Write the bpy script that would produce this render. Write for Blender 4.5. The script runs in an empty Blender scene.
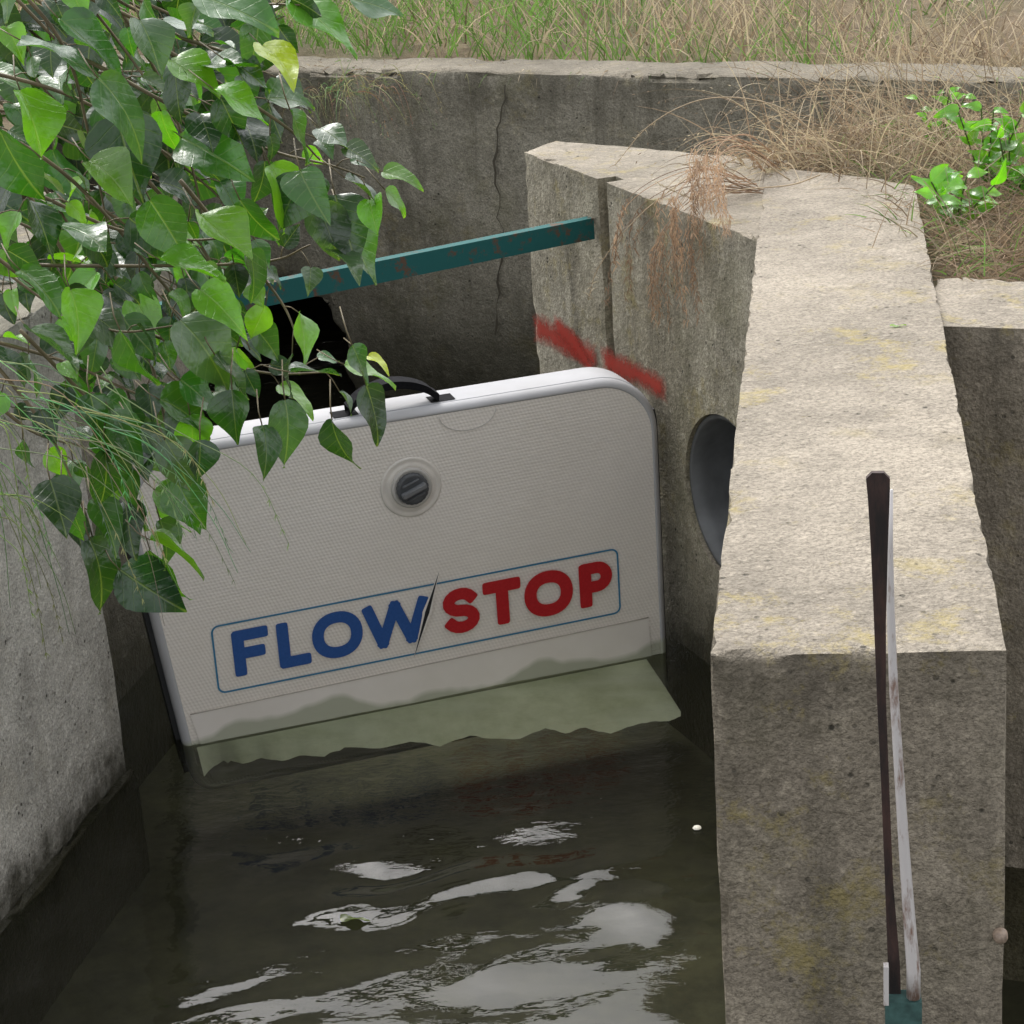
import bpy, bmesh, math, random
from mathutils import Vector, Matrix, noise
random.seed(11)
RAD=math.radians; V=Vector
sc=bpy.context.scene; COL=sc.collection
# ------------------------------------------------------------ camera
HC=2.4; FP=2200.0; TH=RAD(20.4); RO=RAD(4.23)
fwd=V((0,math.cos(TH),-math.sin(TH))); up0=V((0,math.sin(TH),math.cos(TH))); rt0=V((1,0,0))
RT=rt0*math.cos(RO)-up0*math.sin(RO); UP=rt0*math.sin(RO)+up0*math.cos(RO)
CP=V((0,0,HC))
def ray(x,y): return fwd*FP+RT*(x-512)+UP*(512-y)
def pz(x,y,z): d=ray(x,y); return CP+d*((z-HC)/d.z)
def pY(x,y,Y): d=ray(x,y); return CP+d*(Y/d.y)
def pp(x,y,o,n): d=ray(x,y); return CP+d*((o-CP).dot(n)/d.dot(n))
cam=bpy.data.cameras.new('camera'); co=bpy.data.objects.new('camera',cam); COL.objects.link(co)
cam.sensor_width=36; cam.lens=36*FP/1024; cam.clip_start=.05; cam.clip_end=2000
m=Matrix((RT,UP,-fwd)).transposed().to_4x4(); m.translation=CP; co.matrix_world=m
sc.camera=co
sc.view_settings.view_transform='Standard'; sc.view_settings.look='None'; sc.view_settings.exposure=0
# ------------------------------------------------------------ light
SAZ=V((-.30,.954,0)).normalized(); SEL=RAD(53)
w=bpy.data.worlds.new('World'); sc.world=w; w.use_nodes=True
nt=w.node_tree; bg=nt.nodes['Background']; sky=nt.nodes.new('ShaderNodeTexSky'); sky.sky_type='NISHITA'
sky.sun_disc=False; sky.sun_elevation=SEL; sky.sun_rotation=math.atan2(SAZ.x,SAZ.y); sky.dust_density=4; sky.air_density=1; sky.ozone_density=1
hs=nt.nodes.new('ShaderNodeHueSaturation'); hs.inputs['Saturation'].default_value=.16; hs.inputs['Value'].default_value=2.5
nt.links.new(sky.outputs[0],hs.inputs['Color']); nt.links.new(hs.outputs[0],bg.inputs[0]); bg.inputs[1].default_value=.15
sl=bpy.data.lights.new('sun','SUN'); sl.energy=1.0; sl.angle=RAD(14); sl.color=(1,.95,.88)
so=bpy.data.objects.new('sun',sl); COL.objects.link(so)
sd=SAZ*math.cos(SEL)+V((0,0,math.sin(SEL))); so.rotation_euler=sd.to_track_quat('Z','Y').to_euler(); so.location=sd*20
# ------------------------------------------------------------ object helpers
def tag(o,label=None,cat=None,group=None,kind=None):
    if label: o['label']=label
    if cat: o['category']=cat
    if group: o['group']=group
    if kind: o['kind']=kind
    return o
def empty(name,loc):
    o=bpy.data.objects.new(name,None); COL.objects.link(o); o.location=loc; o.empty_display_size=.1
    return o
def link(name,me,mat,parent=None):
    o=bpy.data.objects.new(name,me); COL.objects.link(o)
    if mat: me.materials.append(mat)
    if parent:
        o.parent=parent
        root=parent
        while root.parent: root=root.parent
        o.matrix_parent_inverse=Matrix.Translation(-root.location) if parent==root else Matrix.Identity(4)
    return o
class MB:
    def __init__(s): s.v=[];s.f=[];s.c=[];s.uv=[]
    def add(s,vs,fs,col=(1,1,1),uv=None):
        b=len(s.v); s.v+= [tuple(q) for q in vs]; s.f+=[tuple(i+b for i in f) for f in fs]
        s.c+=[(col[0],col[1],col[2],1)]*len(vs); s.uv+= uv if uv else [(0,0)]*len(vs)
    def tube(s,pts,rad,n=6,col=(1,1,1)):
        vs=[];fs=[];prev=None
        for i,p in enumerate(pts):
            p=V(p); t=(V(pts[min(i+1,len(pts)-1)])-V(pts[max(i-1,0)])).normalized()
            a=prev if prev else (V((0,0,1)) if abs(t.z)<.9 else V((1,0,0)))
            a=(a-t*a.dot(t)).normalized(); b=t.cross(a); prev=a
            r=rad[i] if isinstance(rad,(list,tuple)) else rad
            for k in range(n):
                g=2*math.pi*k/n; vs.append(p+a*math.cos(g)*r+b*math.sin(g)*r)
        for i in range(len(pts)-1):
            for k in range(n):
                fs.append((i*n+k,i*n+(k+1)%n,(i+1)*n+(k+1)%n,(i+1)*n+k))
        fs.append(tuple(range(n))[::-1]); fs.append(tuple((len(pts)-1)*n+k for k in range(n)))
        s.add(vs,fs,col)
    def build(s,name,mat,parent=None,smooth=True):
        me=bpy.data.meshes.new(name); me.from_pydata(s.v,[],s.f); 
        ca=me.color_attributes.new('Col','FLOAT_COLOR','POINT')
        for i,c in enumerate(s.c): ca.data[i].color=c
        ul=me.uv_layers.new(name='UVMap')
        for l in me.loops: ul.data[l.index].uv=s.uv[l.vertex_index]
        if smooth:
            for p in me.polygons: p.use_smooth=True
        me.update()
        return link(name,me,mat,parent)
def from_bm(name,bm,mat,parent=None,smooth=None):
    me=bpy.data.meshes.new(name); bm.normal_update(); bm.to_mesh(me); bm.free()
    if smooth is not None:
        for p in me.polygons: p.use_smooth=True
        me.set_sharp_from_angle(angle=RAD(smooth))
    return link(name,me,mat,parent)
# ------------------------------------------------------------ material helpers
class M:
    def __init__(s,name):
        s.m=bpy.data.materials.new(name); s.m.use_nodes=True; s.t=s.m.node_tree; s.b=s.t.nodes['Principled BSDF']; s.out=s.t.nodes['Material Output']
    def n(s,ty,**k):
        x=s.t.nodes.new(ty)
        for a,b in k.items(): setattr(x,a,b)
        return x
    def L(s,a,b): s.t.links.new(a,b)
    def put(s,sock,val):
        if isinstance(val,bpy.types.NodeSocket): s.L(val,sock)
        elif isinstance(val,(tuple,list)) and len(val)==3 and sock.type=='RGBA': sock.default_value=(*val,1)
        else: sock.default_value=val
    def noise(s,vec,scale,detail=4,rough=.55,dist=0):
        x=s.n('ShaderNodeTexNoise'); x.inputs['Scale'].default_value=scale; x.inputs['Detail'].default_value=detail
        x.inputs['Roughness'].default_value=rough; x.inputs['Distortion'].default_value=dist
        if vec: s.L(vec,x.inputs['Vector'])
        return x.outputs['Fac']
    def map(s,vec,scale,rot=(0,0,0)):
        x=s.n('ShaderNodeMapping'); s.L(vec,x.inputs[0]); x.inputs['Scale'].default_value=scale; x.inputs['Rotation'].default_value=rot; return x.outputs[0]
    def rng(s,v,a,b,c=0,d=1):
        x=s.n('ShaderNodeMapRange'); x.clamp=True; s.put(x.inputs[0],v)
        for i,q in enumerate((a,b,c,d)): s.put(x.inputs[1+i],q)
        return x.outputs[0]
    def mix(s,f,a,b,bt='MIX'):
        x=s.n('ShaderNodeMix'); x.data_type='RGBA'; x.blend_type=bt
        s.put(x.inputs[0],f); s.put(x.inputs[6],a); s.put(x.inputs[7],b); return x.outputs[2]
    def math(s,op,a,b=0.0):
        x=s.n('ShaderNodeMath',operation=op); s.put(x.inputs[0],a); s.put(x.inputs[1],b); return x.outputs[0]
    def pos(s): return s.n('ShaderNodeNewGeometry').outputs['Position']
    def bump(s,h,st=.3,dist=.01,nrm=None):
        x=s.n('ShaderNodeBump'); s.L(h,x.inputs['Height']); x.inputs['Strength'].default_value=st; x.inputs['Distance'].default_value=dist
        if nrm: s.L(nrm,x.inputs['Normal'])
        return x.outputs[0]
def simple(name,col,rough=.5,metal=0,var=.15,sc_=30):
    a=M(name); n=a.noise(a.pos(),sc_,4); c=a.mix(a.rng(n,.3,.7),tuple(q*(1-var) for q in col),tuple(min(1,q*(1+var)) for q in col))
    a.L(c,a.b.inputs['Base Color']); a.b.inputs['Roughness'].default_value=rough; a.b.inputs['Metallic'].default_value=metal
    return a.m
def concrete(name,base,dark,lichen=.3,streak=.5,wet_z=.16,wet_w=.3,topcol=None,moss=.5):
    a=M(name); P=a.pos()
    n1=a.noise(P,1.7,4,.6); n2=a.noise(P,11,6,.68); n3=a.noise(P,170,2,.7); n5=a.noise(P,52,4,.7)
    nz=a.n('ShaderNodeSeparateXYZ'); a.L(a.n('ShaderNodeNewGeometry').outputs['Normal'],nz.inputs[0])
    pz_=a.n('ShaderNodeSeparateXYZ'); a.L(P,pz_.inputs[0])
    top=a.rng(nz.outputs[2],.5,.9)
    tc=topcol or tuple(q*1.15 for q in base)
    bc=a.mix(top,base,tc)
    c=a.mix(a.rng(n1,.38,.66,0,.85),bc,a.mix(top,dark,tuple(q*.60 for q in tc)))
    c=a.mix(a.rng(n2,.44,.76,0,.6),c,a.mix(top,tuple(q*.5 for q in dark),tuple(q*.4 for q in tc)))
    c=a.mix(a.rng(a.noise(P,5.3,5,.7),.5,.74,0,.5),c,a.mix(top,tuple(min(1,q*1.4) for q in base),tuple(min(1,q*1.25) for q in tc)))
    c=a.mix(a.rng(n3,.40,.68,0,.6),c,tuple(q*.4 for q in dark))
    c=a.mix(a.rng(n5,.55,.72,0,.5),c,a.mix(top,tuple(min(1,q*1.5) for q in base),tuple(min(1,q*1.35) for q in tc)))
    st=a.noise(a.map(P,(9,9,1.3)),1,5,.68,.4); st=a.math('MULTIPLY',a.rng(st,.50,.72,0,streak),a.math('SUBTRACT',1.0,top))
    c=a.mix(st,c,(.05,.043,.028))
    # grime running down from the top arris
    gr=a.math('MULTIPLY',a.rng(a.math('ADD',pz_.outputs[2],a.math('MULTIPLY',a.math('SUBTRACT',a.noise(a.map(P,(14,14,2)),1,4,.6),.5),.5)),1.10,1.32,0,streak*.8),a.math('SUBTRACT',1.0,top))
    c=a.mix(gr,c,(.07,.062,.045))
    li=a.rng(a.noise(P,7.5,8,.78),.54,.64,0,lichen); li=a.math('MULTIPLY',li,a.rng(n1,.38,.55))
    c=a.mix(li,c,(.34,.275,.09))
    mo=a.math('MULTIPLY',a.rng(a.noise(P,3.1,6,.75),.5,.68,0,moss),a.math('SUBTRACT',1.0,top)); c=a.mix(mo,c,(.12,.115,.045))
    zz=a.math('ADD',pz_.outputs[2],a.math('MULTIPLY',a.math('SUBTRACT',n2,.5),.35))
    wet=a.rng(zz,wet_z,wet_z+wet_w,.9,0); c=a.mix(wet,c,(.030,.028,.016))
    vo=a.n('ShaderNodeTexVoronoi'); vo.inputs['Scale'].default_value=42; a.L(P,vo.inputs['Vector'])
    pit=a.rng(vo.outputs['Distance'],.10,.20,0,1); pm=a.rng(n2,.5,.62); pit=a.math('MAXIMUM',pit,a.math('SUBTRACT',1.0,pm))
    c=a.mix(a.math('SUBTRACT',1.0,pit),c,(.05,.045,.034))
    a.L(c,a.b.inputs['Base Color']); a.L(a.rng(wet,0,1,.9,.35),a.b.inputs['Roughness']); a.b.inputs['Specular IOR Level'].default_value=.3
    hgt=a.math('ADD',a.math('MULTIPLY',n2,1.3),a.math('ADD',a.math('MULTIPLY',n5,.6),a.math('ADD',a.math('MULTIPLY',n3,.26),a.math('MULTIPLY',pit,.25))))
    a.L(a.bump(hgt,.8,.014),a.b.inputs['Normal']); return a.m
c_block=concrete('pale_concrete',(.40,.345,.265),(.22,.185,.14),.6,.5,-.3,.1,topcol=(.37,.325,.26),moss=.15)
c_wing=concrete('mossy_concrete',(.58,.53,.42),(.31,.275,.195),.45,.6,.12,.30,topcol=(.36,.315,.25),moss=.5)
c_back=concrete('old_concrete',(.38,.35,.28),(.23,.21,.16),.25,.6,.16,.42,topcol=(.25,.22,.17),moss=.4)  # wet band widened upward to darken the lower wall in the recess
c_left=concrete('grey_concrete',(.66,.635,.58),(.46,.44,.395),.08,.3,.12,.12,topcol=(.36,.33,.26),moss=.06)
# ------------------------------------------------------------ rough concrete solids
def prism_bm(out,z0,z1):
    bm=bmesh.new(); n=len(out)
    area=sum(out[i][0]*out[(i+1)%n][1]-out[(i+1)%n][0]*out[i][1] for i in range(n))
    if area<0: out=out[::-1]
    lo=[bm.verts.new((p[0],p[1],z0)) for p in out]; hi=[bm.verts.new((p[0],p[1],z1)) for p in out]
    bm.faces.new(lo[::-1]); bm.faces.new(hi)
    for i in range(n): bm.faces.new((lo[i],lo[(i+1)%n],hi[(i+1)%n],hi[i]))
    return bm
def roughen(bm,step=.05,amp=.004,chip=.012,bev=.01,lim=None):
    es=[e for e in bm.edges if len(e.link_faces)==2 and e.calc_face_angle()>.3]
    if bev: bmesh.ops.bevel(bm,geom=es,offset=bev,segments=2,profile=.5,affect='EDGES',clamp_overlap=True)
    for ax in range(3):
        lo=min(v.co[ax] for v in bm.verts); hi=max(v.co[ax] for v in bm.verts)
        if lim: lo=max(lo,lim[0][ax]); hi=min(hi,lim[1][ax])
        n=V([1 if i==ax else 0 for i in range(3)]); x=lo+step*.5
        while x<hi:
            bmesh.ops.bisect_plane(bm,geom=bm.verts[:]+bm.edges[:]+bm.faces[:],plane_co=n*x,plane_no=n); x+=step
    bm.normal_update()
    em=set()
    for v in bm.verts:
        nn=[f.normal for f in v.link_faces]
        if any(nn[0].dot(q)<.93 for q in nn[1:]): em.add(v)
    mv={}
    for v in bm.verts:
        p=v.co; d=noise.noise(p*3.1)*amp*1.2+noise.noise(p*13)*amp
        if v in em:
            k=noise.noise(p*9+V((9,2,4)))+.6*noise.noise(p*27)+.35*noise.noise(p*60); d-=chip*(.1+max(0,k)*1.7)
        mv[v]=v.normal*d
    for v,d in mv.items(): v.co+=d
    return bm
ZT=1.25
# --- long wall running to the viewer
NL,NR,FR,FL=[pz(x,y,ZT) for x,y in ((710,655),(1007,650),(915,185),(765,170))]
dirB=(FL-NL).normalized()
blk=roughen(prism_bm([NL.xy,NR.xy,(FR+dirB*.02).xy,(FL+dirB*.05).xy],-.5,ZT),.024,.0016,.007,.006,(V((-9,-9,.6)),V((9,9,9))))
block=from_bm('concrete_wall',blk,c_block,None,40)
tag(block,'long straight concrete wall with pale lichened top running towards the viewer','wall')
# --- wing wall with slot
A=pz(523,150,ZT);B=pz(597,177,ZT);C=pz(605,180,ZT);D=pz(763,240,ZT);G=pz(768,160,ZT);E=pz(556,139,ZT)
wd=(D-A).normalized(); wn=V((wd.y,-wd.x,0)) # facing left/front
if wn.x>0: wn=-wn
win=-wn
out=[A,B,B+win*.05,C+win*.05,C,D+wd*.03,G+V((.05,0,0)),E]
wingb=roughen(prism_bm([p.xy for p in out],-.5,ZT-.004),.035,.003,.010,.006,(V((-9,-9,0)),V((9,9,9))))
wing=from_bm('wing_wall',wingb,c_wing,None,40)
tag(wing,'short oblique concrete wall with vertical slot, red paint stroke and round pipe opening','wall')
# pipe opening
hc=pp(727,500,C,wn); HR=.203
cm=bmesh.new(); bmesh.ops.create_cone(cm,cap_ends=True,segments=64,radius1=HR+.004,radius2=HR+.004,depth=.44)
rot=wn.to_track_quat('Z','Y').to_matrix().to_4x4(); rot.translation=hc+win*.15
bmesh.ops.transform(cm,matrix=rot,verts=cm.verts); cut=from_bm('cut',cm,None)
for o in (wing,block):
    md=o.modifiers.new('b','BOOLEAN'); md.operation='DIFFERENCE'; md.object=cut; md.solver='EXACT'
bpy.context.view_layer.update(); dg=bpy.context.evaluated_depsgraph_get()
new=[(o,bpy.data.meshes.new_from_object(o.evaluated_get(dg))) for o in (wing,block)]
for o,me in new: o.modifiers.clear(); o.data=me
bpy.data.objects.remove(cut)
def lathe(o,ax,prof,n=40,mb=None,col=(1,1,1),wob=None):
    q=ax.to_track_quat('Z','Y'); mb=mb or MB(); vs=[];fs=[]
    for r,d in prof:
        for k in range(n):
            g=2*math.pi*k/n; r2=r*(1+(wob(k) if wob and r>.02 else 0)); vs.append(o+q@V((r2*math.cos(g),r2*math.sin(g),d)))
    for i in range(len(prof)-1):
        for k in range(n): fs.append((i*n+k,i*n+(k+1)%n,(i+1)*n+(k+1)%n,(i+1)*n+k))
    fs.append(tuple((len(prof)-1)*n+k for k in range(n)))
    mb.add(vs,fs,col); return mb
pm=simple('pipe_grey',(.15,.155,.16),.6,0,.35,9)
lathe(hc,wn,[(HR+.003,-.34),(HR+.003,-.012),(HR-.0,-.008),(HR-.010,-.010),(HR-.011,-.05),(HR-.012,-.12),(HR-.013,-.20),(HR-.013,-.30),(.0005,-.305)],64).build('pipe',pm,wing)
# red paint
rp=M('red_paint'); pn=rp.noise(rp.pos(),60,5,.75); pn2=rp.noise(rp.pos(),11,5,.6)
uvx=rp.n('ShaderNodeSeparateXYZ'); rp.L(rp.n('ShaderNodeUVMap').outputs[0],uvx.inputs[0]); ed=rp.math('SUBTRACT',1.0,rp.math('ABSOLUTE',uvx.outputs[1])); ed2=rp.math('SUBTRACT',1.0,rp.math('ABSOLUTE',uvx.outputs[0]))
ed=rp.math('MINIMUM',ed,rp.math('MULTIPLY',ed2,4.0))
rp.L(rp.mix(rp.rng(pn,.3,.7),(.56,.055,.04),(.40,.07,.05)),rp.b.inputs['Base Color']); rp.b.inputs['Roughness'].default_value=.85; rp.b.inputs['Specular IOR Level'].default_value=.1
al=rp.rng(rp.math('ADD',ed,rp.math('ADD',rp.math('MULTIPLY',rp.math('SUBTRACT',pn2,.5),1.1),rp.math('MULTIPLY',rp.math('SUBTRACT',pn,.5),1.5))),.05,.8,0,.82)
rp.L(al,rp.b.inputs['Alpha'])
g=MB()
def strip(px,off):
    L_=[];R_=[];n=len(px)
    pts=[pp(x,y,C,wn)+wn*off for x,y,h in px]
    for i,(x,y,h) in enumerate(px):
        t=(pts[min(i+1,n-1)]-pts[max(0,i-1)]).normalized(); s=t.cross(wn).normalized()
        h*=1.5; L_.append(pts[i]+s*h/2); R_.append(pts[i]-s*h/2)
    us=[2*i/(n-1)-1 for i in range(n)]
    g.add(L_+R_,[(i,i+1,n+i+1,n+i) for i in range(n-1)],uv=[(u,1) for u in us]+[(u,-1) for u in us])
strip([(534,326,.065),(546,331,.068),(560,338,.066),(572,345,.062),(586,351,.062),(602,358,.055)],.0075)
strip([(602,357,.055),(618,364,.058),(634,371,.055),(650,379,.055),(670,390,.05)],.0075)
strip([(556,322,.045),(570,335,.055),(583,350,.055),(592,366,.05),(602,386,.04)],.0090)
g.build('paint_stroke',rp.m,wing,False)
# --- back wall
b0=pz(340,70,ZT); b1=pz(1024,80,ZT); bd=(b1-b0).normalized(); bn=V((-bd.y,bd.x,0))
if bn.y<0: bn=-bn
def onb(x,y): q=pp(x,y,b0,bn); return (q-b0).dot(bd),q.z
ul,zl=onb(150,300); ur,zr=onb(338,296)
bm=bmesh.new()
prof=[(-4,-.5),(ul,-.5),(ul,zr),(ur-.22,zr+.03),(ur-.12,zr-.01),(ur-.06,zr-.03),(ur-.03,zr-.10),(ur+.01,zr-.16),(ur-.01,zr-.26),(ur+.03,zr-.34),(ur,-.5),(3.4,-.5),(3.4,ZT),(-4,ZT)]
f1=[bm.verts.new(b0+bd*u+V((0,0,z-ZT))) for u,z in prof]; f2=[bm.verts.new(b0+bd*u+bn*.26+V((0,0,z-ZT))) for u,z in prof]
bm.faces.new(f1); bm.faces.new(f2[::-1]); n=len(prof)
for i in range(n): bm.faces.new((f1[(i+1)%n],f1[i],f2[i],f2[(i+1)%n]))
bmesh.ops.recalc_face_normals(bm,faces=bm.faces[:])
bm=roughen(bm,.05,.008,.022,.012,(V((-2.2,-9,0)),V((3,9,9))))
back=from_bm('back_wall',bm,c_back,None,40)
tag(back,'stained old concrete wall across the far end below the grass bank','wall')
ck=simple('crack_dark',(.08,.07,.05),.95)
g=MB(); 
def crack(px,wd_,org,nn,mb,off=.011):
    pts=[]
    for i in range(len(px)-1):
        for k in range(9):
            t=k/9; pts.append((px[i][0]*(1-t)+px[i+1][0]*t+random.uniform(-3,3),px[i][1]*(1-t)+px[i+1][1]*t))
    L_=[];R_=[]
    for x,y in pts:
        h=wd_*random.uniform(.1,1.2); L_.append(pp(x-h,y,org,nn)-nn*off); R_.append(pp(x+h,y,org,nn)-nn*off)
    n=len(pts); mb.add(L_+R_,[(i,i+1,n+i+1,n+i) for i in range(n-1)])
crack([(507,84),(497,150),(503,250),(499,345)],1.1,b0,bn,g)
g.build('crack',ck,back,False)
# --- cross wall on the right
k0=pz(940,320,ZT);k1=pz(1024,322,ZT);k2=pz(935,272,ZT); kd=(k1-k0).normalized(); kn=V((-kd.y,kd.x,0))
tt=(k2-k0).dot(kn)
bm=roughen(prism_bm([(k0-kd*.06).xy,(k0+kd*3).xy,(k0+kd*3+kn*tt).xy,(k0-kd*.06+kn*tt).xy],-.5,ZT-.012),.05,.003,.012,.01,(V((-9,-9,0)),V((1.6,9,9))))
tag(from_bm('cross_wall',bm,c_block,None,40),'short concrete wall at the right edge, set square to the long wall','wall')
# --- left wall: near part, and set-back part behind the barrier
WZ=.105
l0=pz(0,925,WZ); l1=pz(128,770,WZ); ld=(l1-l0).normalized(); ln=V((-ld.y,ld.x,0))
if ln.x>0: ln=-ln
bm=roughen(prism_bm([(l0-ld*3.2).xy,l1.xy,(l1+ln*.4).xy,(l0-ld*3.2+ln*.4).xy],-.5,ZT),.035,.0025,.012,.01,(V((-9,3.2,0)),V((9,9,9))))
lw=from_bm('channel_side_wall',bm,c_left,None,40)
tag(lw,'pale grey concrete wall along the left side of the channel below the leaves','wall')
g=MB()
crack([(2,790),(20,812),(40,850)],.8,l0,ln,g,-.004)
g.build('crack',ck,lw,False)
s0=l1+ln*.17+ld*.002
bm=roughen(prism_bm([s0.xy,(s0+ld*1.15).xy,(s0+ld*1.15+ln*.4).xy,(s0+ln*.4).xy],-.5,ZT-.02),.08,.003,.013,.01,(V((-9,3,0)),V((9,9,9))))
tag(from_bm('channel_side_wall',bm,c_back,None,40),'set-back stretch of channel wall behind the white barrier, mostly hidden by leaves','wall')
bm=roughen(prism_bm([(l0-ld*3).xy,(l1+ld*.0).xy,(l1-ln*.022).xy,(l0-ld*3-ln*.030).xy],-.5,.112),.05,.004,.012,.010,(V((-9,3,-.1)),V((9,9,9))))
tag(from_bm('footing_ledge',bm,concrete('wet_concrete',(.06,.055,.035),(.04,.038,.022),0,.3,.5,.4,moss=.5),None,40),'narrow dark wet concrete ledge at water level under the left wall','ledge')
# ------------------------------------------------------------ ground, bed, water
gm=M('soil'); P=gm.pos(); n=gm.noise(P,9,7,.75)
c=gm.mix(gm.rng(n,.35,.65),(.10,.07,.04),(.24,.18,.105)); c=gm.mix(gm.rng(gm.noise(P,1.3,4),.45,.65,0,.6),c,(.08,.10,.035))
gm.L(c,gm.b.inputs['Base Color']); gm.b.inputs['Roughness'].default_value=.95; gm.L(gm.bump(n,.9,.05),gm.b.inputs['Normal'])
g=MB()
bl=b0-bd*4+bn*.2; br=b0+bd*3.4+bn*.2
def gridpoly(p00,p10,p11,p01,nx,ny,za):
    vs=[];fs=[]
    for j in range(ny+1):
        for i in range(nx+1):
            a=p00.lerp(p10,i/nx); b=p01.lerp(p11,i/nx); q=a.lerp(b,j/ny); q.z+=noise.noise(q*1.5)*za+noise.noise(q*7)*za*.4; vs.append(q)
    for j in range(ny):
        for i in range(nx): k=j*(nx+1)+i; fs.append((k,k+1,k+nx+2,k+nx+1))
    g.add(vs,fs)
gz=1.2
gridpoly(V((bl.x,bl.y,gz)),V((br.x,br.y,gz)),V((br.x+3,12,gz+.5)),V((bl.x-2,14,gz+.5)),24,16,.05)
gridpoly(V((bl.x-2,14,gz+.5)),V((br.x+3,12,gz+.5)),V((400,600,4)),V((-400,600,4)),6,8,.0)
gridpoly(V((bl.x-2,14,gz+.5)),V((-400,600,4)),V((-400,-60,3)),V((bl.x,bl.y,gz)),6,6,.0)
gridpoly(V((br.x,br.y,gz)),V((400,-60,3)),V((400,600,4)),V((br.x+3,12,gz+.5)),6,6,.0)
lb=l0-ld*3.2+ln*.35
gridpoly(V((bl.x,bl.y,gz-.02)),V((-400,-60,3)),V((lb.x-.6,lb.y-2,gz-.02)),V((s0.x-.25,s0.y+3,gz-.05)),10,10,.0)
gridpoly(V((s0.x-.3,s0.y+3,gz-.03)),V((s0.x-.3,s0.y,gz-.03)),V((s0.x-4,s0.y-1,gz)),V((bl.x-1,bl.y-1,gz)),8,8,.03)
gridpoly(V(((l1+ln*.3).x,l1.y,gz-.04)),V((lb.x,lb.y,gz-.04)),V((lb.x-3,lb.y,gz)),V((l1.x-4,l1.y,gz)),8,8,.03)
r0=k0-kd*.02+kn*(tt-.05)
gridpoly(V((r0.x,r0.y,gz)),V((r0.x+3,r0.y-.3,gz)),V((br.x,br.y-.2,gz)),V((G.x+.06,G.y+.05,gz)),40,36,.06)
gridpoly(V((G.x,G.y,gz)),V((1.6,5.2,gz)),V((2.2,b0.y-.9,gz)),V((G.x+.75,G.y+.75,gz-.05)),6,6,.04)
gridpoly(V((r0.x+3,r0.y-.3,gz)),V((400,-60,3)),V((br.x+1,br.y,gz)),V((br.x,br.y-.2,gz)),6,6,.0)
tag(g.build('ground',gm.m),kind='structure')
bmz=M('bed_mud'); n=bmz.noise(bmz.pos(),6,6,.7); bmz.L(bmz.mix(bmz.rng(n,.35,.65),(.012,.012,.007),(.055,.052,.030)),bmz.b.inputs['Base Color']); bmz.b.inputs['Roughness'].default_value=.9
g=MB(); g.add([(-6,.2,-.16),(6,.2,-.16),(6,12,-.16),(-6,12,-.16)],[(0,1,2,3)]); tag(g.build('channel_bed',bmz.m,None,False),kind='structure')
wm=M('water'); t=wm.t; P=wm.pos()
tr=wm.n('ShaderNodeBsdfTransparent'); tr.inputs[0].default_value=(.86,.88,.76,1)
df=wm.n('ShaderNodeBsdfDiffuse'); df.inputs[0].default_value=(.034,.033,.020,1)
gl=wm.n('ShaderNodeBsdfGlossy'); gl.inputs['Roughness'].default_value=.015
fr=wm.n('ShaderNodeFresnel'); fr.inputs[0].default_value=1.33
syz=wm.n('ShaderNodeSeparateXYZ'); wm.L(P,syz.inputs[0]); far_=wm.rng(syz.outputs[1],4.0,4.5,.10,1)
nb=wm.bump(wm.math('MULTIPLY',far_,wm.math('ADD',wm.noise(wm.map(P,(16,30,1)),1,3,.5),wm.math('MULTIPLY',wm.noise(wm.map(P,(45,80,1)),1,2,.5),.35))),.55,.007); wm.L(nb,gl.inputs['Normal']); wm.L(nb,fr.inputs['Normal'])
m1=wm.n('ShaderNodeMixShader'); m1.inputs[0].default_value=.18; wm.L(tr.outputs[0],m1.inputs[1]); wm.L(df.outputs[0],m1.inputs[2])
m2=wm.n('ShaderNodeMixShader'); wm.L(fr.outputs[0],m2.inputs[0]); wm.L(m1.outputs[0],m2.inputs[1]); wm.L(gl.outputs[0],m2.inputs[2])
wm.L(m2.outputs[0],wm.out.inputs[0])
def wh(x,y):
    k=max(0,min(1,(4.6-y)/.35))
    env=.25+1.5*max(0,noise.noise(V((x*2.0+y*.6,y*2.3-x*.8,13)))+.22)
    wx=x+.05*noise.noise(V((x*5,y*5,9))); wy=y+.04*noise.noise(V((x*4,y*4,19)))
    h=noise.noise(V((wx*3.4+wy*2.0,wy*6.6-wx*2.2,4)))*.0150*(.3+.7*k)*env
    h+=(noise.noise(V((wx*7-y*3,wy*14-x*4,5)))*.0022*env+noise.noise(V((x*20+y*6,y*36-x*6,8)))*(.00055*env+.0006*(1-k)))
    return h
vs=[];nx,ny=260,640; X0,X1,Y0,Y1=-1.5,1.3,1.9,8.2
for j in range(ny+1):
    v_=j/ny; y=Y0+(Y1-Y0)*(v_*.62+.38*v_**3)
    for i in range(nx+1):
        x=X0+(X1-X0)*i/nx; vs.append((x,y,WZ+wh(x,y)))
fs=[(j*(nx+1)+i,j*(nx+1)+i+1,(j+1)*(nx+1)+i+1,(j+1)*(nx+1)+i) for j in range(ny) for i in range(nx)]
g=MB(); g.add(vs,fs); tag(g.build('water',wm.m),kind='structure')
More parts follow.
